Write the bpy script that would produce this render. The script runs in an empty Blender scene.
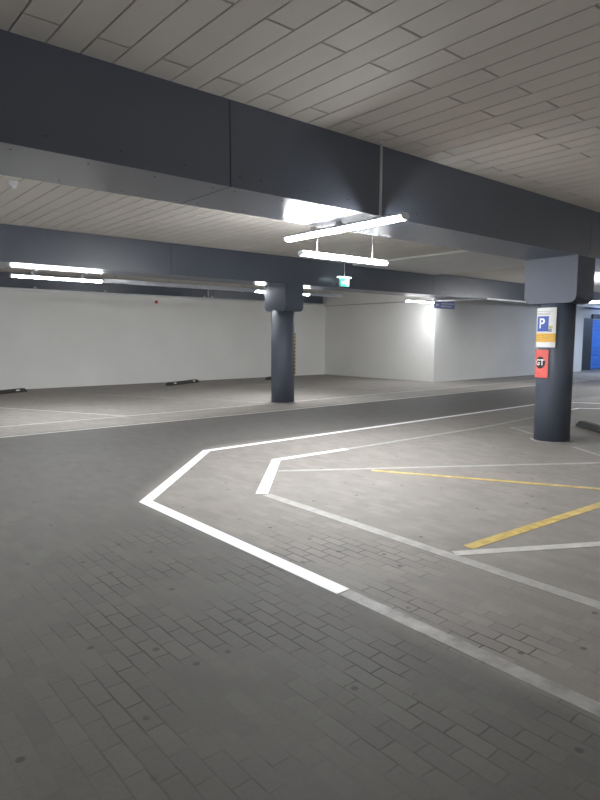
import bpy, bmesh, math, random
from mathutils import Vector, Matrix
random.seed(7)
C = bpy.context.scene.collection
U = 1.7                       # camera height: all surveyed distances are multiples of it
def W(x, y, z): return Vector((U*x, U*y, U + U*z))      # surveyed units (eye level = 0) to metres
def Z(z): return U + U*z

# ------------------------------------------------------------------ materials
def new_mat(name):
    m = bpy.data.materials.new(name); m.use_nodes = True
    nt = m.node_tree; b = nt.nodes['Principled BSDF']
    return m, nt, b
def noisy(name, c1, c2, scale=3.0, rough=.6, bump=0.0, bscale=60, metal=0.0, spec=.5):
    m, nt, b = new_mat(name)
    tc = nt.nodes.new('ShaderNodeTexCoord')
    n = nt.nodes.new('ShaderNodeTexNoise'); n.inputs['Scale'].default_value = scale; n.inputs['Detail'].default_value = 5
    r = nt.nodes.new('ShaderNodeValToRGB')
    r.color_ramp.elements[0].position = .3; r.color_ramp.elements[1].position = .7
    r.color_ramp.elements[0].color = (*c1, 1); r.color_ramp.elements[1].color = (*c2, 1)
    nt.links.new(tc.outputs['Object'], n.inputs['Vector']); nt.links.new(n.outputs['Fac'], r.inputs['Fac'])
    nt.links.new(r.outputs['Color'], b.inputs['Base Color'])
    b.inputs['Roughness'].default_value = rough; b.inputs['Metallic'].default_value = metal
    b.inputs['Specular IOR Level'].default_value = spec
    if bump:
        n2 = nt.nodes.new('ShaderNodeTexNoise'); n2.inputs['Scale'].default_value = bscale
        bp = nt.nodes.new('ShaderNodeBump'); bp.inputs['Strength'].default_value = bump; bp.inputs['Distance'].default_value = .01
        nt.links.new(tc.outputs['Object'], n2.inputs['Vector']); nt.links.new(n2.outputs['Fac'], bp.inputs['Height'])
        nt.links.new(bp.outputs['Normal'], b.inputs['Normal'])
    return m
def plain(name, c, rough=.5, metal=0.0, spec=.5):
    return noisy(name, tuple(v*.95 for v in c), c, 8, rough, 0, 60, metal, spec)
def glow(name, c, s, base=(.9, .9, .9)):
    m, nt, b = new_mat(name)
    b.inputs['Base Color'].default_value = (*base, 1); b.inputs['Emission Color'].default_value = (*c, 1)
    b.inputs['Emission Strength'].default_value = s
    return m

SLATE = noisy('slate_painted_steel', (.078, .092, .122), (.088, .102, .132), 1.3, .58)
BEAM = noisy('slate_satin_cladding', (.076, .089, .117), (.086, .099, .127), 1.3, .30, spec=.8)
SLATE_DARK = noisy('dark_slate', (.045, .05, .064), (.055, .061, .076), 1.3, .5)
GAP = plain('joint_dark', (.012, .012, .014), .9)
WALLW = noisy('white_plaster', (.70, .695, .665), (.75, .745, .715), .7, .75, .12, 35)
TRIMG = noisy('grey_trim', (.36, .36, .37), (.42, .42, .43), 2, .45)
PIPE = noisy('galvanised_pipe', (.55, .56, .58), (.66, .67, .69), 5, .35, metal=.5)
WHITEM = plain('white_enamel', (.78, .79, .80), .35)
SOFFIT = noisy('grey_board', (.74, .74, .725), (.79, .79, .775), 1.0, .7)
LAMP = glow('lamp_light', (.95, .975, 1.0), 230)
LAMPB = glow('fill_lamp_blue', (.40, .58, 1.0), 120)
RUBBER = noisy('black_rubber', (.022, .022, .022), (.04, .04, .038), 20, .75, .2)
REFL = plain('reflector_white', (.8, .8, .76), .3)
YEL = noisy('yellow_vinyl', (.74, .49, .05), (.80, .54, .07), 20, .5)
BLK = plain('black_vinyl', (.02, .02, .022), .5)
RED = plain('red_plastic', (.55, .03, .03), .4)
SIGNW = plain('sign_white', (.72, .72, .70), .45)
SIGNB = plain('sign_blue', (.035, .085, .36), .45)
SIGNY = plain('sign_amber', (.74, .43, .07), .45)
AMBERD = plain('sign_amber_text', (.55, .28, .05), .5)
SIGNR = plain('sign_red', (.74, .135, .115), .5)
REDD = plain('sign_red_text', (.50, .05, .05), .5)
GREYT = plain('sign_grey_text', (.25, .26, .28), .5)
OLIVE = plain('sign_olive', (.48, .47, .16), .5)
LETW = plain('letter_white', (.85, .85, .85), .5)
DIRB = plain('direction_blue', (.13, .16, .34), .45)
DIRW = plain('direction_pale', (.42, .45, .60), .45)
BLUED = noisy('door_blue_light', (.05, .22, .70), (.06, .26, .78), 1.5, .45)
DARKF = noisy('dark_frame', (.035, .045, .055), (.045, .055, .065), 3, .5)
EXITG = glow('exit_green', (.05, .75, .48), 2.6, (.05, .5, .3))
EXITW = glow('exit_white', (.80, 1.0, .97), 4.0)

LAMPC = glow('fill_lamp_blueish', (.62, .75, 1.0), 260)
LAMPH = glow('fill_lamp_dim', (1.0, .98, .95), 8)
UPL = glow('ceiling_fill_glow', (.97, .98, 1.0), 220)
LAMPD = glow('lamp_light_corner', (.95, .975, 1.0), 130)
UPH = glow('ceiling_fill_strong', (1.0, .98, .95), 310)

def ceiling_mat():
    m, nt, b = new_mat('cream_planks')
    g = nt.nodes.new('ShaderNodeNewGeometry'); tc = nt.nodes.new('ShaderNodeTexCoord')
    n = nt.nodes.new('ShaderNodeTexNoise'); n.inputs['Scale'].default_value = 1.6; n.inputs['Detail'].default_value = 6
    nt.links.new(tc.outputs['Object'], n.inputs['Vector'])
    mx = nt.nodes.new('ShaderNodeMix'); mx.data_type = 'RGBA'
    mx.inputs['A'].default_value = (.64, .605, .555, 1); mx.inputs['B'].default_value = (.74, .70, .645, 1)
    ad = nt.nodes.new('ShaderNodeMath'); ad.operation = 'MULTIPLY_ADD'; ad.inputs[1].default_value = .45
    nt.links.new(g.outputs['Random Per Island'], ad.inputs[0]); 
    sc = nt.nodes.new('ShaderNodeMath'); sc.operation = 'MULTIPLY'; sc.inputs[1].default_value = .55
    nt.links.new(n.outputs['Fac'], sc.inputs[0]); nt.links.new(sc.outputs[0], ad.inputs[2])
    nt.links.new(ad.outputs[0], mx.inputs['Factor']); nt.links.new(mx.outputs['Result'], b.inputs['Base Color'])
    b.inputs['Roughness'].default_value = .65
    return m
CEIL = ceiling_mat()

def floor_mat():
    m, nt, b = new_mat('paving')
    N = nt.nodes.new; L = nt.links.new
    geo = N('ShaderNodeNewGeometry'); sep = N('ShaderNodeSeparateXYZ'); L(geo.outputs['Position'], sep.inputs[0])
    def math_(op, a, bb=None, c=None):
        n = N('ShaderNodeMath'); n.operation = op
        for i, v in enumerate((a, bb, c)):
            if v is None: continue
            if isinstance(v, (int, float)): n.inputs[i].default_value = v
            else: L(v, n.inputs[i])
        return n.outputs[0]
    def ramp(v, a, bb):           # smooth 0..1 between a and bb
        n = N('ShaderNodeMapRange'); n.interpolation_type = 'SMOOTHSTEP'
        n.inputs['From Min'].default_value = a; n.inputs['From Max'].default_value = bb
        L(v, n.inputs['Value']); return n.outputs['Result']
    x, y = sep.outputs['X'], sep.outputs['Y']
    def noise(s, d=4, rough=.55):
        n = N('ShaderNodeTexNoise'); n.inputs['Scale'].default_value = s; n.inputs['Detail'].default_value = d; n.inputs['Roughness'].default_value = rough
        L(geo.outputs['Position'], n.inputs['Vector']); return n.outputs['Fac']
    big, mid, fine = noise(.45, 5), noise(2.2, 5), noise(38, 3)
    wob = math_('MULTIPLY_ADD', big, .5, -.25)
    xw = math_('ADD', x, wob); yw = math_('ADD', y, wob)
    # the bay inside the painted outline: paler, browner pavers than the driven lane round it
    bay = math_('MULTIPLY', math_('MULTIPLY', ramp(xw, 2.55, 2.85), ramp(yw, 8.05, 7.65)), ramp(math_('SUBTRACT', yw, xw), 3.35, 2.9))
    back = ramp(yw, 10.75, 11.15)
    strip = math_('MULTIPLY', ramp(yw, 8.0, 9.2), ramp(yw, 11.0, 9.9))
    lane_tread = math_('MULTIPLY', strip, ramp(xw, 0.5, 5.5))
    # pavers 0.21 x 0.099, long side along Y
    cmb = N('ShaderNodeCombineXYZ'); L(math_('MULTIPLY_ADD', noise(7, 2), .016, y), cmb.inputs[0]); L(math_('MULTIPLY_ADD', noise(5.3, 2), .014, math_('ADD', x, .012)), cmb.inputs[1])
    br = N('ShaderNodeTexBrick'); L(cmb.outputs[0], br.inputs['Vector'])
    br.offset = .5; br.inputs['Scale'].default_value = 1; br.inputs['Brick Width'].default_value = .209
    br.inputs['Row Height'].default_value = .0986; br.inputs['Mortar Size'].default_value = .0055; br.inputs['Mortar Smooth'].default_value = .3
    br.inputs['Color1'].default_value = (.86, .86, .86, 1); br.inputs['Color2'].default_value = (1.1, 1.1, 1.1, 1); br.inputs['Mortar'].default_value = (1, 1, 1, 1)
    def mixc(f, a, bb, mode='MIX'):
        n = N('ShaderNodeMix'); n.data_type = 'RGBA'; n.blend_type = mode
        if isinstance(f, (int, float)): n.inputs['Factor'].default_value = f
        else: L(f, n.inputs['Factor'])
        for k, v in (('A', a), ('B', bb)):
            if isinstance(v, tuple): n.inputs[k].default_value = (*v, 1)
            else: L(v, n.inputs[k])
        return n.outputs['Result']
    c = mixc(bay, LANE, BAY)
    c = mixc(lane_tread, c, TREAD)
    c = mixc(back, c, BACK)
    var = math_('MULTIPLY_ADD', mid, .5, .75); var2 = math_('MULTIPLY_ADD', fine, .24, .88)
    vv = math_('MULTIPLY', var, var2)
    cv = N('ShaderNodeCombineColor'); [L(vv, cv.inputs[i]) for i in range(3)]
    c = mixc(1.0, c, cv.outputs[0], 'MULTIPLY')
    bm_ = mixc(.6, (1, 1, 1), br.outputs['Color'])
    c = mixc(1.0, c, bm_, 'MULTIPLY')
    # joints are dark only in patches; fade elsewhere mimics camera smoothing in dim areas
    patch = ramp(noise(1.6, 5), .42, .62)
    dxn = math_('DIVIDE', math_('SUBTRACT', x, 2.3), 1.5); dyn = math_('DIVIDE', math_('SUBTRACT', y, 2.9), 2.0)
    near = math_('MAXIMUM', ramp(math_('ADD', math_('MULTIPLY', dxn, dxn), math_('MULTIPLY', dyn, dyn)), 1.5, .35), .13)
    jo = math_('MULTIPLY', br.outputs['Fac'], math_('MULTIPLY_ADD', patch, .74, .06))
    jo = math_('MULTIPLY', jo, near)
    c = mixc(jo, c, (.018, .017, .016))
    # dark chewing-gum and oil spots
    vo = N('ShaderNodeTexVoronoi'); vo.voronoi_dimensions = '2D'; vo.inputs['Scale'].default_value = 2.6; L(geo.outputs['Position'], vo.inputs['Vector'])
    sp = math_('MULTIPLY', ramp(vo.outputs['Distance'], .062, .035), ramp(noise(1.7, 2), .50, .56))
    c = mixc(math_('MULTIPLY', sp, .55), c, (.02, .02, .02))
    L(c, b.inputs['Base Color'])
    b.inputs['Specular IOR Level'].default_value = .3
    rg = math_('MULTIPLY_ADD', mid, .22, .60); L(rg, b.inputs['Roughness'])
    hgt = math_('SUBTRACT', math_('MULTIPLY', fine, .35), math_('MULTIPLY', jo, 1.0))
    bp = N('ShaderNodeBump'); bp.inputs['Strength'].default_value = .35; bp.inputs['Distance'].default_value = .004
    L(hgt, bp.inputs['Height']); L(bp.outputs['Normal'], b.inputs['Normal'])
    return m
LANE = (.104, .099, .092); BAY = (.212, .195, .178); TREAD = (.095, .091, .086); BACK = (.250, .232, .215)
FLOOR = floor_mat()

def paint_mat(name, col, lo, hi, scale):
    """road paint; lo/hi set how much of it has worn through to the pavers"""
    m, nt, b = new_mat(name)
    b.inputs['Base Color'].default_value = (*col, 1); b.inputs['Roughness'].default_value = .55
    geo = nt.nodes.new('ShaderNodeNewGeometry')
    n = nt.nodes.new('ShaderNodeTexNoise'); n.inputs['Scale'].default_value = scale; n.inputs['Detail'].default_value = 6; n.inputs['Roughness'].default_value = .65
    nt.links.new(geo.outputs['Position'], n.inputs['Vector'])
    r = nt.nodes.new('ShaderNodeMapRange'); r.inputs['From Min'].default_value = .3; r.inputs['From Max'].default_value = .7
    r.inputs['To Min'].default_value = lo; r.inputs['To Max'].default_value = hi
    nt.links.new(n.outputs['Fac'], r.inputs['Value']); nt.links.new(r.outputs['Result'], b.inputs['Alpha'])
    return m
P_NEW = paint_mat('fresh_white_paint', (.86, .86, .87), .97, 1.0, 6)
P_OLD = paint_mat('worn_white_paint', (.46, .44, .41), .60, .82, 7)
P_WORN = paint_mat('worn_through_paint', (.44, .425, .40), .42, .8, 5)
P_MID = paint_mat('faded_white_paint', (.54, .52, .485), .7, .95, 9)
P_YEL = paint_mat('faded_yellow_paint', (.58, .425, .13), .6, 1.0, 9)

# ------------------------------------------------------------------ mesh helpers
def mesh_from(bm, name, mats):
    bmesh.ops.recalc_face_normals(bm, faces=bm.faces)
    me = bpy.data.meshes.new(name); bm.to_mesh(me); bm.free()
    for m in (mats if isinstance(mats, (list, tuple)) else [mats]): me.materials.append(m)
    return me
def obj(name, bm, mats, parent=None):
    """link one mesh object; a child's vertices are given relative to its parent's origin"""
    me = mesh_from(bm, name, mats); o = bpy.data.objects.new(name, me); C.objects.link(o)
    if parent is not None: o.parent = parent
    return o
def tag(o, label=None, cat=None, group=None, kind=None):
    if label: o['label'] = label
    if cat: o['category'] = cat
    if group: o['group'] = group
    if kind: o['kind'] = kind
    return o
def thing(name, loc, label, cat, group=None, rz=0):
    o = bpy.data.objects.new(name, None); C.objects.link(o); o.location = loc; o.rotation_euler = (0, 0, rz)
    o.empty_display_size = .1
    return tag(o, label, cat, group)
def structure(name, bm, mats): return tag(obj(name, bm, mats), kind='structure')
def box(bm, lo, hi, bevel=0.0, mat=0):
    lo, hi = Vector(lo), Vector(hi)
    r = bmesh.ops.create_cube(bm, size=1)
    vs = r['verts']
    for v in vs: v.co = Vector([lo[i] + (v.co[i] + .5)*(hi[i]-lo[i]) for i in range(3)])
    fs = list({f for v in vs for f in v.link_faces})
    for f in fs: f.material_index = mat
    if bevel:
        es = list({e for v in vs for e in v.link_edges})
        bmesh.ops.bevel(bm, geom=es, offset=bevel, segments=2, affect='EDGES', profile=.5)
    return bm
def B(lo, hi, bevel=0.0): return box(bmesh.new(), lo, hi, bevel)
def tube(bm, a, b, r, n=14, r2=None):
    a, b = Vector(a), Vector(b); d = b-a
    q = d.to_track_quat('Z', 'Y').to_matrix().to_4x4()
    res = bmesh.ops.create_cone(bm, cap_ends=True, segments=n, radius1=r, radius2=r if r2 is None else r2, depth=d.length,
                                matrix=Matrix.Translation((a+b)/2) @ q)
    fs = {f for v in res['verts'] for f in v.link_faces}
    for f in fs:
        if len(f.verts) == 4: f.smooth = True
    return bm
def T(a, b, r, n=14, r2=None): return tube(bmesh.new(), a, b, r, n, r2)
def prism(bm, pts, axis, a, b):
    """closed outline pts (2-D) extruded along axis 0/1/2 from a to b"""
    def mk(p, t):
        q = list(p); q.insert(axis, t); return bm.verts.new(q)
    A = [mk(p, a) for p in pts]; Bv = [mk(p, b) for p in pts]
    bm.faces.new(A); bm.faces.new(Bv[::-1])
    for i in range(len(pts)):
        j = (i+1) % len(pts); bm.faces.new((A[i], Bv[i], Bv[j], A[j]))
    return bm
def dome(bm, c, r, squash=1.0):
    bmesh.ops.create_uvsphere(bm, u_segments=12, v_segments=8, radius=r, matrix=Matrix.Translation(c) @ Matrix.Diagonal((1, 1, squash, 1)))
    for f in bm.faces: f.smooth = True
    return bm
def text_mesh(s, size, depth=.002):
    cu = bpy.data.curves.new('glyphs', 'FONT'); cu.body = s; cu.size = size; cu.extrude = depth/2; cu.offset = size*.02
    cu.align_x = 'CENTER'; cu.align_y = 'CENTER'; cu.resolution_u = 4
    o = bpy.data.objects.new('glyphs', cu); C.objects.link(o)
    dg = bpy.context.evaluated_depsgraph_get(); dg.update()
    me = bpy.data.meshes.new_from_object(o.evaluated_get(dg))
    bpy.data.objects.remove(o); bm = bmesh.new(); bm.from_mesh(me); bpy.data.meshes.remove(me)
    return bm

# ------------------------------------------------------------------ the room
X0, X1, Y0, Y1 = -5.0, 38.0, -6.0, 20.44
CZ = Z(1.17)
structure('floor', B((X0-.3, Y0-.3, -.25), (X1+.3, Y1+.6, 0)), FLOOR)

bm = bmesh.new()
pitch, plen = .2360, 1.41
k0 = int((X0-1.232)//pitch) - 1; k1 = int((X1-1.232)//pitch) + 1
for k in range(k0, k1):
    xa = 1.232 + k*pitch; xb = xa + pitch
    ys = (2.72 if (k - 6) % 2 == 0 else 3.20)
    j0 = int((Y0-ys)//plen) - 1; j1 = int((Y1-ys)//plen) + 1
    for j in range(j0, j1+1):
        ya, yb = ys + j*plen, ys + (j+1)*plen
        box(bm, (max(xa, X0)+.0065, max(ya, Y0)+.010, CZ), (min(xb, X1)-.0065, min(yb, Y1+.3)-.010, CZ+.03)) if (min(xb, X1)-max(xa, X0) > .03 and min(yb, Y1+.3)-max(ya, Y0) > .05) else None
box(bm, (X0-.3, Y0-.3, CZ+.028), (X1+.3, Y1+.6, CZ+.25), mat=1)
structure('ceiling', bm, [CEIL, GAP])

WT = Z(.842)                                                     # top of the white wall
structure('wall_left', B((X0, Y1, 0), (U*11.05, Y1+.3, WT)), WALLW)
bx = U*11.05
structure('wall_back', B((bx, U*8.4, 0), (U*18.25, Y1+.3, CZ)), WALLW)
structure('wall_far', B((U*18.25, U*8.75, 0), (X1, U*8.75+.3, CZ)), WALLW)
# conduit along the top of the white wall, dado rail on the return wall
bm = bmesh.new(); tube(bm, (X0, Y1+.0, WT+.042), (bx, Y1+.0, WT+.042), .045)
structure('trim_1', bm, WHITEM)
structure('trim_2', B((bx-.035, U*8.4, Z(.818)), (bx, Y1, Z(.842)), .006), TRIMG)
structure('trim_3', B((U*6.97, U*3.13, CZ-.05), (U*9.1, U*6.95, CZ), .004), SOFFIT)
# doorway on the far right: dark reveal; leaf coloured blue for the bluish light there
dx, dy = U*18.25, U*8.75
d = thing('door_1', (dx, dy, 0), None, None); d['kind'] = 'structure'
obj('door_frame', B((.02, -.10, 0), (2.15, 0, 2.75), .01), DARKF, d)
bm = bmesh.new()
for i in range(11): box(bm, (2.15, -.05, .02+i*.245), (5.4, 0, .02+i*.245+.235), .012)
leaf = obj('door_leaf', bm, BLUED, d); leaf['label'] = 'door leaf coloured as the blue light in the opening'
obj('door_lintel', B((2.15, -.10, 2.75), (5.4, 0, 3.0), .01), DARKF, d)

# ------------------------------------------------------------------ beams
def rivets(parent, spots, normal):
    for (p, i) in spots:
        bm = bmesh.new(); p = Vector(p); tube(bm, p, p + Vector(normal)*.004, .008, 8)
        obj('rivet', bm, SLATE_DARK, parent)
def beam(ya, yb, za, xa, xb, seams, label, group=None, riv=None):
    t = thing('ceiling_beam', (U*xa, U*(ya+yb)/2, Z(za)), label, 'beam', group)
    oy, oz, ox = U*(ya+yb)/2, Z(za), U*xa
    w = U*(yb-ya)/2
    obj('core', B((.01, -w+.012, .012), (U*xb-ox-.01, w-.012, CZ-oz)), GAP, t)
    xs = [xa] + list(seams) + [xb]
    for a, b in zip(xs[:-1], xs[1:]):
        la, lb = U*a-ox+.004, U*b-ox-.004
        pts = [(-w, CZ-oz), (-w, 0), (w, 0), (w, CZ-oz), (w-.01, CZ-oz), (w-.01, .01), (-w+.01, .01), (-w+.01, CZ-oz)]
        p = obj('cladding_panel', prism(bmesh.new(), pts, 0, la, lb), BEAM, t)
        if riv and a < riv[1] and b > riv[0]:
            n = 0; x = la + .12
            while x < lb:
                if riv[0]*U < x+ox < riv[1]*U:
                    for yy in (-w+.12, w-.12):
                        bm = T((x, yy, -.004), (x, yy, .002), .008, 8); obj('rivet', bm, SLATE_DARK, p)
                    bm = T((x+.2, -w-.004, .10), (x+.2, -w+.002, .10), .008, 8); obj('rivet', bm, SLATE_DARK, p)
                x += .54
    return t
AF, AB, AZ = 2.608, 3.122, .750
BF, BB, BZ = 6.945, 7.455, .776
beam(AF, AB, AZ, X0/U, X1/U-.0, (-2.2, 1.744, 5.72, 9.7, 13.7), 'deep slate steel-clad beam nearest the camera, crossing the front ceiling', riv=(.4, 4.6))
beam(BF, BB, BZ, X0/U, 18.2, (-.25, 3.742, 9.06, 13.0), 'second slate beam deeper in the hall, above the far left column')
CF, CB = (Y1+.13)/U, (Y1+.42)/U
t = beam(CF, CB, .8435, X0/U, 11.03, (3.0, 7.0), 'dark slate beam running just above the long white wall')

# ------------------------------------------------------------------ columns
def column(x, y, beam_z, cap_z, ya, yb, label, R=.165*U, name='column'):
    t = thing(name, (U*x, U*y, 0), label, 'column', 'round slate columns')
    bm = T((0, 0, 0), (0, 0, Z(cap_z)+.02), R, 48)
    obj('shaft', bm, SLATE, t)
    wa, wb = U*(ya-y)+.001, U*(yb-y)-.001
    zt, zb = Z(beam_z)-.001, Z(cap_z)
    ch = .115
    pts = [(wa, zt), (wa, zb+ch)]
    for k in range(1, 5):
        a = math.pi/2*k/5; pts.append((wa + ch*(1-math.cos(a)), zb + ch*(1-math.sin(a))))
    pts.append((wa+ch, zb)); pts.append((wb-ch, zb))
    for k in range(1, 5):
        a = math.pi/2*(1-k/5); pts.append((wb - ch*(1-math.cos(a)), zb + ch*(1-math.sin(a))))
    pts += [(wb, zb+ch), (wb, zt)]
    bm = prism(bmesh.new(), pts, 0, -.172*U, .172*U)
    obj('capital', bm, SLATE, t)
    obj('base_collar', T((0, 0, .001), (0, 0, .014), R+.05, 40, R+.03), noisy('mortar_collar', (.22, .21, .2), (.3, .29, .28), 12, .8), t)
    return t
CR = (5.67, 2.868)
column(5.67, 2.868, AZ, .325, AF+.001, AB-.001, 'nearer round slate column at right, with two posters on it')
column(5.765, 7.225, BZ, .385, BF+.001, BB-.001, 'far round slate column left of centre, with no posters', R=.178*U)

# ------------------------------------------------------------------ lamps
def strip_light(center, axis, label, length=1.08*U, rods=(), lamp=LAMP, up=None, name='strip_light'):
    """linear luminaire: opaque reflector housing above, glowing diffuser below. rods = offsets along it, tops at ceiling"""
    t = thing(name, center, label, 'ceiling light', 'linear strip lights', 0 if axis == 0 else math.pi/2)
    L = length/2
    hw = .062
    pts = [(-hw, .008), (-hw, 0), (hw, 0), (hw, .008), (.035, .030), (-.035, .030)]
    obj('housing', prism(bmesh.new(), pts, 0, -L, L), WHITEM, t)
    dp = [(-.05, -.001), (-.046, -.022), (-.032, -.036), (.032, -.036), (.046, -.022), (.05, -.001)]
    d = obj('diffuser', prism(bmesh.new(), dp, 0, -L+.012, L-.012), lamp, t); d['label'] = 'glowing white diffuser'
    if up:  # invented top glow, added to lift the ceiling brightness
        u = obj('ceiling_fill_strip', B((-L+.02, -.03, .0305), (L-.02, .03, .033)), up, t); u['label'] = 'added glowing strip along the top that brightens the ceiling'
    for s in (-1, 1):
        e = [(-hw-.001, .010), (-hw-.001, -.004), (-.048, -.024), (-.033, -.038), (.033, -.038), (.048, -.024), (hw+.001, -.004), (hw+.001, .010), (.037, .032), (-.037, .032)]
        obj('end_cap', prism(bmesh.new(), e, 0, s*L-.006, s*L+.006), WHITEM, t)
    for (off, r) in rods:
        obj('hanging_rod', T((off, 0, .03), (off, 0, CZ-center[2]), r, 10), PIPE, t)
        obj('ceiling_rose', T((off, 0, CZ-center[2]-.03), (off, 0, CZ-center[2]), .03, 14, .035), PIPE, t)
    return t
HL = ('added unseen strip light behind the camera on its left', 'added unseen strip light behind the camera on its right', 'added unseen strip light over the bays on the right', 'added unseen strip light left of the camera', 'added unseen strip light in front of the nearest beam on the far right')
lz = .705
yc = 3.345+ .0
t = strip_light(W(2.785, (2.352+3.43)/2, lz), 1, 'bright strip light hung by a pole just under the nearest beam', rods=(((2.545-(2.352+3.43)/2)*U, .014),))
for off in (.02, .45):   # short brackets to the beam underside
    obj('bracket', B((off-.03, -.02, .03), (off+.03, .02, Z(AZ)-Z(lz)-.001)), PIPE, t)
strip_light(W(3.945, 4.02, .72), 0, 'bright strip light hanging between the two beams, above the exit sign', up=UPL, rods=((-.6, .002), (.6, .002)))
RY, RZ = 7.585, .705
t = strip_light(W(2.555, RY, RZ), 0, 'strip light at far left under the second beam, above the long white wall')
for off in (-.5, .5):
    g = Z(BZ)-Z(RZ)-.0015
    obj('bracket', box(B((off-.02, -.012, .03), (off+.02, .012, g)), (off-.02, -.30, g-.012), (off+.02, .0, g)), PIPE, t)
t = strip_light(W(6.05, RY, RZ), 0, 'strip light half hidden behind the top of the far column')
for off in (-.5, .5):
    g = Z(BZ)-Z(RZ)-.0015
    obj('bracket', box(B((off-.02, -.012, .03), (off+.02, .012, g)), (off-.02, -.30, g-.012), (off+.02, .0, g)), PIPE, t)
strip_light(W(10.34, 8.22, .763), 0, 'strip light at the corner of the white wall, beside the blue direction sign', lamp=LAMPD, rods=((-.5, .006), (.5, .006)))
strip_light(W(12.27, 5.30, .72), 1, 'strip light at the right edge of the photo, behind the poster column', length=1.1*U, up=UPL, rods=((-.6, .006), (.6, .006)))
LX = 10.6
strip_light(W(20.6, 7.6, .75), 0, 'added unseen cool blue strip light in front of the blue doorway', lamp=LAMPB, rods=((-.5, .006), (.5, .006)))  # unseen lamp added for the blue tint round the doorway
HID = ((-1.2, -1.6, 0), (3.4, -1.9, 0), (8.6, -.9, 0), (-2.2, 1.2, 1), (10.4, .9, 0))  # unseen fill lamps added to brighten the front ceiling
for i, (x, y, ax) in enumerate(HID):
    strip_light(W(x, y, .72), ax, HL[i], lamp=LAMPH, up=UPH, rods=((-.6, .006), (.6, .006)))
strip_light(W(-.45, 4.7, .72), 0, 'added unseen strip light between the two beams on the left', up=UPL, rods=((-.6, .006), (.6, .006)))  # unseen lamp added to light the left ceiling and lane
strip_light(W(17.3, 6.6, .75), 1, 'added unseen cool strip light over the driving lane before the far wall', lamp=LAMPC, rods=((-.5, .006), (.5, .006)))  # unseen lamp added to tint the far wall bluish

# cable tray carrying the row behind the second beam
t = thing('cable_tray', W(1.0, RY, RZ-.02), 'long grey cable tray running under the second beam past the far column', 'cable tray')
h_ = .085
for (xa, xb) in ((3.10, 5.50), (6.60, 7.35)):
    la, lb = U*(xa-1)+.02, U*(xb-1)-.02
    pts = [(-.06, h_), (-.06, 0), (.06, 0), (.06, h_), (.054, h_), (.054, .006), (-.054, .006), (-.054, h_)]
    obj('channel', prism(bmesh.new(), pts, 0, la, lb), PIPE, t)
for x in (3.9, 5.2, 7.3, 10.2):
    obj('hanger', T((x, 0, .005), (x, 0, CZ-Z(RZ-.02)), .008, 8), PIPE, t)
    obj('clamp', B((x-.03, -.07, -.012), (x+.03, .07, .0)), PIPE, t)

# white trunking turning the corner on the second beam
t = thing('cable_trunking', W(10.48, 7.86, .745), 'white cable trunking turning a corner beside the blue direction sign', 'cable trunking')
y1 = U*(6.74-7.86); x1 = U*(12.3-10.48)
obj('trunk_section', B((-.04, y1-.04, 0), (.04, .42, .05), .004), WHITEM, t)
obj('trunk_section', B((.04, y1-.04, 0), (x1, y1+.04, .05), .004), WHITEM, t)
obj('corner_cover', B((-.05, y1-.05, -.005), (.06, y1+.06, .055), .006), WHITEM, t)
for (px, py) in ((0, .30), (x1-.2, y1)):
    obj('hanger', T((px, py, .05), (px, py, CZ-Z(.745)), .006, 8), PIPE, t)

# ------------------------------------------------------------------ exit sign
ey = 6.75
t = thing('exit_sign', W(6.60, ey, .777), 'small lit green exit sign hanging from a thin rod', 'exit sign')
w = .17; hh = .225
obj('case', B((-w, -.02, 0), (w, .03, hh), .006), plain('exit_case', (.75, .80, .79), .4), t)
obj('top_bar', B((-w-.05, -.045, hh), (w+.05, .055, hh+.03), .004), EXITW, t)
obj('hanging_rod', T((0, 0, hh+.02), (0, 0, CZ-Z(.777)), .009, 8), PIPE, t)
face = obj('green_panel', B((-w+.02, -.024, .012), (w-.02, -.019, hh-.012)), EXITG, t)
obj('door_pictogram', B((.07, -.028, .03), (.135, -.0245, hh-.03)), EXITW, face)
bm = bmesh.new()                                                  # running figure
def limb(a, b, r): tube(bm, (a[0], -.0265, a[1]), (b[0], -.0265, b[1]), r, 8)
bmesh.ops.create_cone(bm, cap_ends=True, segments=14, radius1=.014, radius2=.014, depth=.004, matrix=Matrix.Translation((.028, -.0265, .175)) @ Matrix.Rotation(math.pi/2, 4, 'X'))
limb((.018, .152), (.0, .105), .009); limb((.0, .105), (.032, .078), .007); limb((.032, .078), (.022, .04), .006)
limb((.0, .105), (-.025, .075), .007); limb((-.025, .075), (-.055, .072), .006); limb((.016, .148), (.045, .125), .005); limb((.016, .148), (-.02, .138), .005); limb((-.02, .138), (-.03, .112), .005)
for v in bm.verts: v.co.y = -.0265 + (v.co.y+.0265)*.25
obj('running_figure', bm, EXITW, face)
bm = bmesh.new(); prism(bm, [(-.13, .105), (-.095, .14), (-.095, .118), (-.068, .118), (-.068, .092), (-.095, .092), (-.095, .07)], 1, -.028, -.0245)
obj('arrow', bm, EXITW, face)

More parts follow.
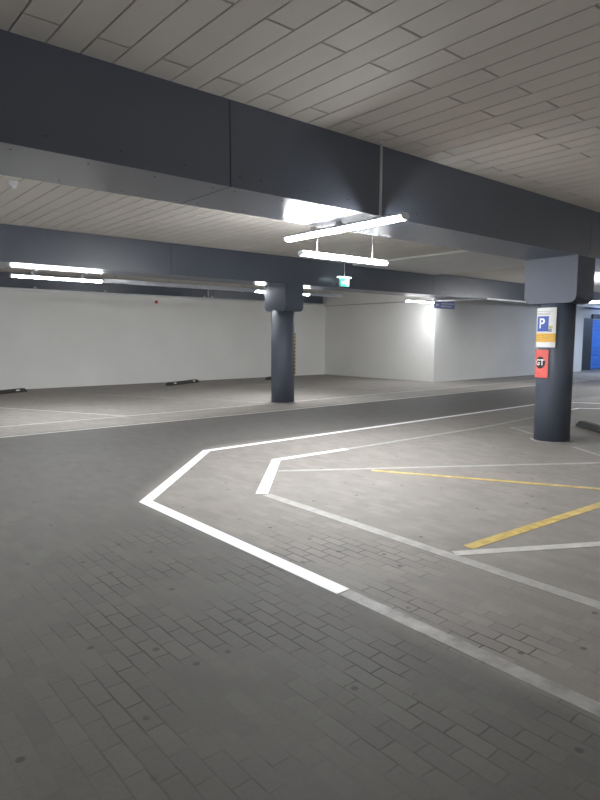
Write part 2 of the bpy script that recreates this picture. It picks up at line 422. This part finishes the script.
# ------------------------------------------------------------------ blue direction sign
t = thing('direction_sign', W(10.62, 7.75, .588), 'blue direction sign with pale lettering hanging at the wall corner', 'sign')
w, hh = .60, .26
t.location = W(10.50, 7.75, .60)
obj('board', B((-w, -.012, 0), (w, .012, hh), .004), DIRB, t)
bm = bmesh.new(); prism(bm, [(-.53, .13), (-.44, .21), (-.44, .16), (-.33, .16), (-.33, .10), (-.44, .10), (-.44, .05)], 1, -.016, -.012)
obj('arrow', bm, DIRW, t)
random.seed(3)
for (z0, ww) in ((.15, 1), (.06, .8)):
    bm = bmesh.new(); x = -.20
    box(bm, (x, -.0135, z0+.018), (.54*ww, -.012, z0+.032))
    while x < .52*ww:
        l = random.uniform(.03, .055); box(bm, (x, -.015, z0), (x+l, -.012, z0+random.uniform(.045, .06))); x += l+.016
    obj('lettering', bm, DIRW, t)
for s in (-1, 1): obj('hanger', T((s*.45, 0, hh), (s*.45, 0, CZ-t.location.z), .006, 8), PIPE, t)

# ------------------------------------------------------------------ curved posters on the near column
R = .165*U
cx, cy = CR[0]*U, CR[1]*U
toc = Vector((-cx, -cy, 0)).normalized(); rgt = Vector((-toc.y, toc.x, 0))
if rgt.x < 0: rgt = -rgt
def bend(s, v, r): 
    th = s/R; return toc*(r*math.cos(th)) + rgt*(r*math.sin(th)) + Vector((0, 0, v))
def curved(bm_flat, lift):
    """flat mesh in (s, v, thickness) wrapped round the shaft"""
    for v in bm_flat.verts:
        v.co = bend(v.co.x, v.co.y, R + lift + v.co.z)
    return bm_flat
LIFT = .022
def sheet(s0, s1, v0, v1, lift, th=.0015):
    lift += LIFT
    bm = bmesh.new(); n = max(2, int((s1-s0)/.012))
    g = [[[bm.verts.new((s0+(s1-s0)*i/n, v, h)) for h in (0, th)] for v in (v0, v1)] for i in range(n+1)]
    for i in range(n):
        a, b = g[i], g[i+1]
        bm.faces.new((a[0][1], b[0][1], b[1][1], a[1][1])); bm.faces.new((a[0][0], a[1][0], b[1][0], b[0][0]))
        bm.faces.new((a[0][0], b[0][0], b[0][1], a[0][1])); bm.faces.new((a[1][0], a[1][1], b[1][1], b[1][0]))
    for e in (g[0], g[-1]): bm.faces.new((e[0][0], e[0][1], e[1][1], e[1][0]))
    return curved(bm, lift)
def letters(s, size, sx, at, lift, squeeze=1.0):
    bm = text_mesh(s, size)
    bmesh.ops.subdivide_edges(bm, edges=[e for e in bm.edges if e.calc_length() > .02], cuts=3)
    for v in bm.verts: v.co.x = v.co.x*sx + at[0]; v.co.y += at[1]; v.co.z *= .5
    return curved(bm, lift + LIFT)
def ang(d): return math.radians(d)*R
# parking tariff board
zb = 1.55
t = thing('parking_sign', (cx, cy, zb), 'white parking notice with blue P square and amber panel, upper on the column', 'sign')
s0, s1, H = ang(-94), ang(-1.5), .635
obj('board', sheet(s0, s1, 0, H, .001, .004), SIGNW, t)
for f in (.2, .8):
    LIFT = 0; obj('spacer', sheet(s0+.03, s1-.03, H*f-.02, H*f+.02, -.001, .0235), GAP, t); LIFT = .022
for (v, e) in ((.575, .02), (.545, .045), (.525, .06)): obj('header_line', sheet(s0+.03, s1-.03-e, v, v+.007, .0052, .0006), GREYT, t)
sq = obj('blue_square', sheet(ang(-70), ang(-23), .255, .50, .0052, .0008), SIGNB, t)
obj('letter', letters('P', .225, 1.0, (ang(-47), .378), .0068), LETW, sq)
pc = obj('meter_pictogram', sheet(ang(-24), ang(-13), .245, .30, .0052, .0008), GREYT, t)
bmx = sheet(ang(-22), ang(-11), .305, .345, .0052, .0008); obj('coin_pictogram', bmx, OLIVE, t)
ap = obj('amber_panel', sheet(s0, s1, .085, .225, .0052, .0008), SIGNY, t)
for i, l in enumerate((.62, .85, .5)):
    obj('text_line', sheet(s0+.06, s0+.06+(s1-s0-.1)*l, .185-i*.035, .193-i*.035, .0062, .0006), AMBERD, ap)
# red sheet below
zr = 1.055
t = thing('red_poster', (cx, cy, zr), 'red poster with black GT disc, below the parking notice', 'poster')
r0, r1, H = ang(-96), ang(-19.5), .455
obj('sheet', sheet(r0, r1, 0, H, .001, .002), SIGNR, t)
for f in (.2, .8):
    LIFT = 0; obj('spacer', sheet(r0+.03, r1-.03, H*f-.02, H*f+.02, -.001, .0235), GAP, t); LIFT = .022
bm = bmesh.new(); n = 32; rr = .098; ccx, ccy = ang(-48), .245
rings = [[bm.verts.new((ccx + rr*q/4*math.cos(2*math.pi*i/n), ccy + rr*q/4*math.sin(2*math.pi*i/n), 0)) for i in range(n)] for q in (1, 2, 3, 4)]
bm.faces.new(rings[0])
for a, b in zip(rings[:-1], rings[1:]):
    for i in range(n): bm.faces.new((a[i], a[(i+1) % n], b[(i+1) % n], b[i]))
dsk = obj('disc', curved(bm, .0042+LIFT), BLK, t)
obj('letters', letters('GT', .135, .95, (ccx-.004, ccy), .0056), LETW, dsk)
for i, l in enumerate((.075, .10, .06)):
    obj('text_line', sheet(ang(-74), ang(-74)+l, .41-i*.03, .418-i*.03, .0034, .0006), REDD, t)
obj('text_line', sheet(ang(-70), ang(-70)+.12, .06, .066, .0034, .0006), REDD, t)

# ------------------------------------------------------------------ wall details
t = thing('corner_guard', W(9.93, Y1/U, -1), 'yellow and black striped guard strip against the white wall behind the far column', 'guard strip')
t.location = (U*9.93, Y1, .03)
gw, gh = .13, 1.84
obj('backing', B((-gw, -.02, 0), (gw, 0, gh), .003), BLK, t)
k = 0
st = bmesh.new(); stp = .155
n = int(gh/stp)
for k in range(n+1):
    z0 = k*stp; pts = [(-gw, z0-.08), (gw, z0+.0), (gw, z0+.08), (-gw, z0)]
    pts = [(x, min(max(z, .0), gh)) for x, z in pts]
    if abs(pts[1][1]-pts[2][1]) + abs(pts[0][1]-pts[3][1]) < .01: continue
    prism(st, pts, 1, -.0225, -.0202)
obj('yellow_stripes', st, YEL, t)

t = thing('alarm_beacon', W(6.10, Y1/U, .743), 'small round red alarm high on the long white wall', 'alarm')
bm = bmesh.new(); tube(bm, (0, -.05, 0), (0, .004, 0), .055, 20, .06); obj('body', bm, RED, t)
bm = bmesh.new(); dome(bm, (0, -.05, 0), .035); obj('lens', bm, RED, t)

def wall_lug(x, label):
    t = thing('conduit_box', (U*x, Y1+.03, WT+.06), label, 'conduit box', 'round boxes on the wall-top conduit')
    bm = T((0, 0, 0), (0, 0, .06), .06, 18); obj('body', bm, TRIMG, t)
    bm = bmesh.new(); dome(bm, (0, 0, .06), .06, .6); obj('cap', bm, PIPE, t)
wall_lug(3.62, 'left of two round grey boxes on the wall-top conduit, below the far left light')
wall_lug(4.98, 'right of two round grey boxes on the wall-top conduit, left of the red alarm')
t = thing('conduit_bracket', (U*7.42, Y1+.03, WT+.06), 'upright bracket with two knobs on the wall-top conduit', 'bracket')
obj('post', T((0, 0, 0), (0, 0, .33), .022, 10), PIPE, t)
for s in (-1, 1):
    bm = bmesh.new(); dome(bm, (s*.17, 0, .05), .05); obj('knob', bm, PIPE, t)
obj('crossbar', T((-.17, 0, .02), (.17, 0, .02), .018, 10), PIPE, t)

t = thing('smoke_detector', (U*1.385, U*5.03, CZ), 'small white smoke detector on the ceiling behind the nearest beam, far left', 'smoke detector')
obj('base', T((0, 0, -.025), (0, 0, .002), .06, 20), WHITEM, t)
obj('sensor_head', T((0, 0, -.085), (0, 0, -.025), .028, 16, .05), WHITEM, t)

# ------------------------------------------------------------------ wheel stops
def wheel_stop(x, y, deg, label, length=1.9, refl=True):
    t = thing('wheel_stop', W(x, y, -1), label, 'wheel stop', 'black rubber wheel stops', math.radians(deg))
    L = length/2; h = .11
    bm = bmesh.new()
    prof = [(-.10, 0), (-.10, .03), (-.06, h), (.06, h), (.10, .03), (.10, 0)]
    prism(bm, prof, 0, -L, L)
    for v in bm.verts:
        if abs(v.co.x) > L-.01 and v.co.z > .05: v.co.x *= (L-.06)/L
    bmesh.ops.bevel(bm, geom=list(bm.edges), offset=.008, segments=2, affect='EDGES')
    obj('body', bm, RUBBER, t)
    if refl:
        for k in (-.32, .32):
            for s in (-1, 1):
                bm = B((k*length-.07, -.0015, -.02), (k*length+.07, .0015, .02))
                bmesh.ops.rotate(bm, verts=bm.verts, cent=(0, 0, 0), matrix=Matrix.Rotation(s*math.atan2(.04, .08), 3, 'X'))
                bmesh.ops.translate(bm, verts=bm.verts, vec=(0, s*.082, .07))
                obj('reflector', bm, REFL, t)
    return t
a = 27
for (x, y, lab) in ((2.72, 11.28, 'black wheel stop at the far left foot of the long white wall'),
                    (6.36, 11.38, 'black wheel stop at the white wall, between far left stop and column'),
                    (9.0, 11.5, 'black wheel stop by the white wall, partly hidden behind the far column')):
    wheel_stop(x, y, a, lab)
wheel_stop(6.63, 2.84, 51, 'black wheel stop on the floor just right of the poster column', 1.3, False)

# ------------------------------------------------------------------ painted lines
def line(pts, width, mat, label, group=None, closed=False, h=.003, name='painted_line'):
    """mitred strip of paint; pts are surveyed floor points of its centre line"""
    P = [Vector((U*x, U*y)) for x, y in pts]; n = len(P)
    ws = width if isinstance(width, tuple) else (width,)*n
    Lf, Rt = [], []
    for i in range(n):
        d1 = (P[i]-P[i-1]).normalized() if i else None
        d2 = (P[i+1]-P[i]).normalized() if i < n-1 else None
        d1 = d1 or d2; d2 = d2 or d1
        n1, n2 = Vector((-d1.y, d1.x)), Vector((-d2.y, d2.x)); m = (n1+n2).normalized(); k = ws[i]/2/max(.3, m.dot(n1))
        Lf.append(P[i]+m*k); Rt.append(P[i]-m*k)
    bm = bmesh.new()
    def mk(p, z): return bm.verts.new((p.x, p.y, z))
    q = [(mk(l, .0005), mk(r, .0005), mk(l, h), mk(r, h)) for l, r in zip(Lf, Rt)]
    for a, b in zip(q[:-1], q[1:]):
        bm.faces.new((a[2], b[2], b[3], a[3])); bm.faces.new((a[0], a[1], b[1], b[0]))
        bm.faces.new((a[0], b[0], b[2], a[2])); bm.faces.new((a[1], a[3], b[3], b[1]))
    bm.faces.new((q[0][0], q[0][2], q[0][3], q[0][1])); bm.faces.new((q[-1][0], q[-1][1], q[-1][3], q[-1][2]))
    c = sum((v.co for v in bm.verts), Vector())/len(bm.verts); c.z = 0
    for v in bm.verts: v.co -= c
    o = obj(name, bm, mat); o.location = c
    return tag(o, label, 'floor marking', group)
OX = 1.598
line([(OX+.012, 1.633), (OX, 3.34), (2.752, 4.525), (8.43, 4.60), (8.95, 4.59), (9.31, 4.32), (9.9, 3.4)], (.122, .125, .12, .10, .10, .10, .10), P_NEW, 'long fresh white outer line with angled corner, sweeping right behind the poster column', name='painted_outline')
line([(OX+.012, 1.625), (OX+.012, .2)], .108, P_WORN, 'worn grey line running off lower right from the fresh outer line')
line([(2.25, 3.035), (2.985, 3.825), (3.765, 3.80)], (.135, .125, .11), P_NEW, 'short fresh white angled line inside the larger outline', name='painted_outline')
line([(3.77, 3.80), (5.9, 3.78), (8.05, 3.93)], .085, P_OLD, 'worn line running right from the short angled line to the poster column')
line([(2.262, 3.0), (2.262, .5)], .115, P_OLD, 'worn line running from the short angled line towards the lower right edge')
line([(2.74, 3.49), (4.93, 2.08), (5.9, 1.45)], .085, P_OLD, 'faded white line crossing in front of the poster column')
line([(3.30, 3.06), (4.07, 1.70), (4.7, .59)], .085, P_YEL, 'thin yellow diagonal line, farther of the two yellow lines')
line([(2.42, 1.612), (3.67, 1.535), (4.7, 1.47)], .105, P_YEL, 'broad yellow line, nearer of the two yellow lines')
line([(2.30, 1.605), (2.96, 1.228), (3.9, .69)], .10, P_MID, 'faded white line just below the broad yellow line')
g = 'thin white lane lines before the back bays'
line([(.2, 7.16), (5.3, 7.18), (14.6, 7.3)], .075, P_MID, 'thin white lane line, farther of the pair running past the far column', g)
line([(.2, 6.42), (4.7, 6.40), (12.5, 6.5)], .07, P_MID, 'thin worn lane line, nearer of the pair before the dark driving lane', g)
line([(3.19, 7.17), (2.2, 9.1), (1.6, 10.2)], .075, P_MID, 'diagonal white bay line at far left before the long wall')
line([(5.63, 7.22), (4.6, 9.1), (4.0, 10.2)], .075, P_OLD, 'faint diagonal bay line ending at the foot of the far column')
line([(9.2, 7.3), (8.2, 9.1), (7.5, 10.4)], .075, P_OLD, 'faint diagonal bay line right of the far column')
line([(6.13, 3.57), (6.85, 3.2), (9.0, 2.1)], .06, P_OLD, 'thin worn line passing behind the poster column to the wheel stop')
line([(6.13, 3.57), (5.87, 3.16)], .06, P_OLD, 'short thin worn line just left of the foot of the poster column')
line([(5.47, 2.55), (5.0, 1.85)], .06, P_OLD, 'thin worn line right of the foot of the poster column')
line([(8.1, 3.955), (8.58, 3.953), (8.76, 3.736), (9.2, 3.2)], .10, P_NEW, 'short fresh white angled line just right of the poster column', name='painted_outline')

# ------------------------------------------------------------------ light and camera
w = bpy.data.worlds.new('World'); bpy.context.scene.world = w; w.use_nodes = True
w.node_tree.nodes['Background'].inputs[0].default_value = (.5, .55, .62, 1); w.node_tree.nodes['Background'].inputs[1].default_value = .45

cam = bpy.data.cameras.new('camera'); co = bpy.data.objects.new('camera', cam); C.objects.link(co)
cam.sensor_fit = 'HORIZONTAL'; cam.sensor_width = 36; cam.lens = 601.54/600*36; cam.clip_start = .05
rt = Vector((0.7636, -0.64568, 0.00357)); dn = Vector((-0.0644, -0.08166, -0.99458)); fw = Vector((0.64247, 0.75923, -0.10393))
mt = Matrix((rt, -dn, -fw)).transposed().to_4x4(); mt.translation = (0, 0, U); co.matrix_world = mt
sc = bpy.context.scene; sc.camera = co
sc.view_settings.view_transform = 'Standard'; sc.view_settings.look = 'None'; sc.view_settings.gamma = 1
sc.view_settings.exposure = 0.22; sc.view_settings.use_curve_mapping = False
sc.cycles.max_bounces = 10; sc.cycles.diffuse_bounces = 6; sc.cycles.glossy_bounces = 3
sc.cycles.sample_clamp_indirect = 6; sc.cycles.use_denoising = True
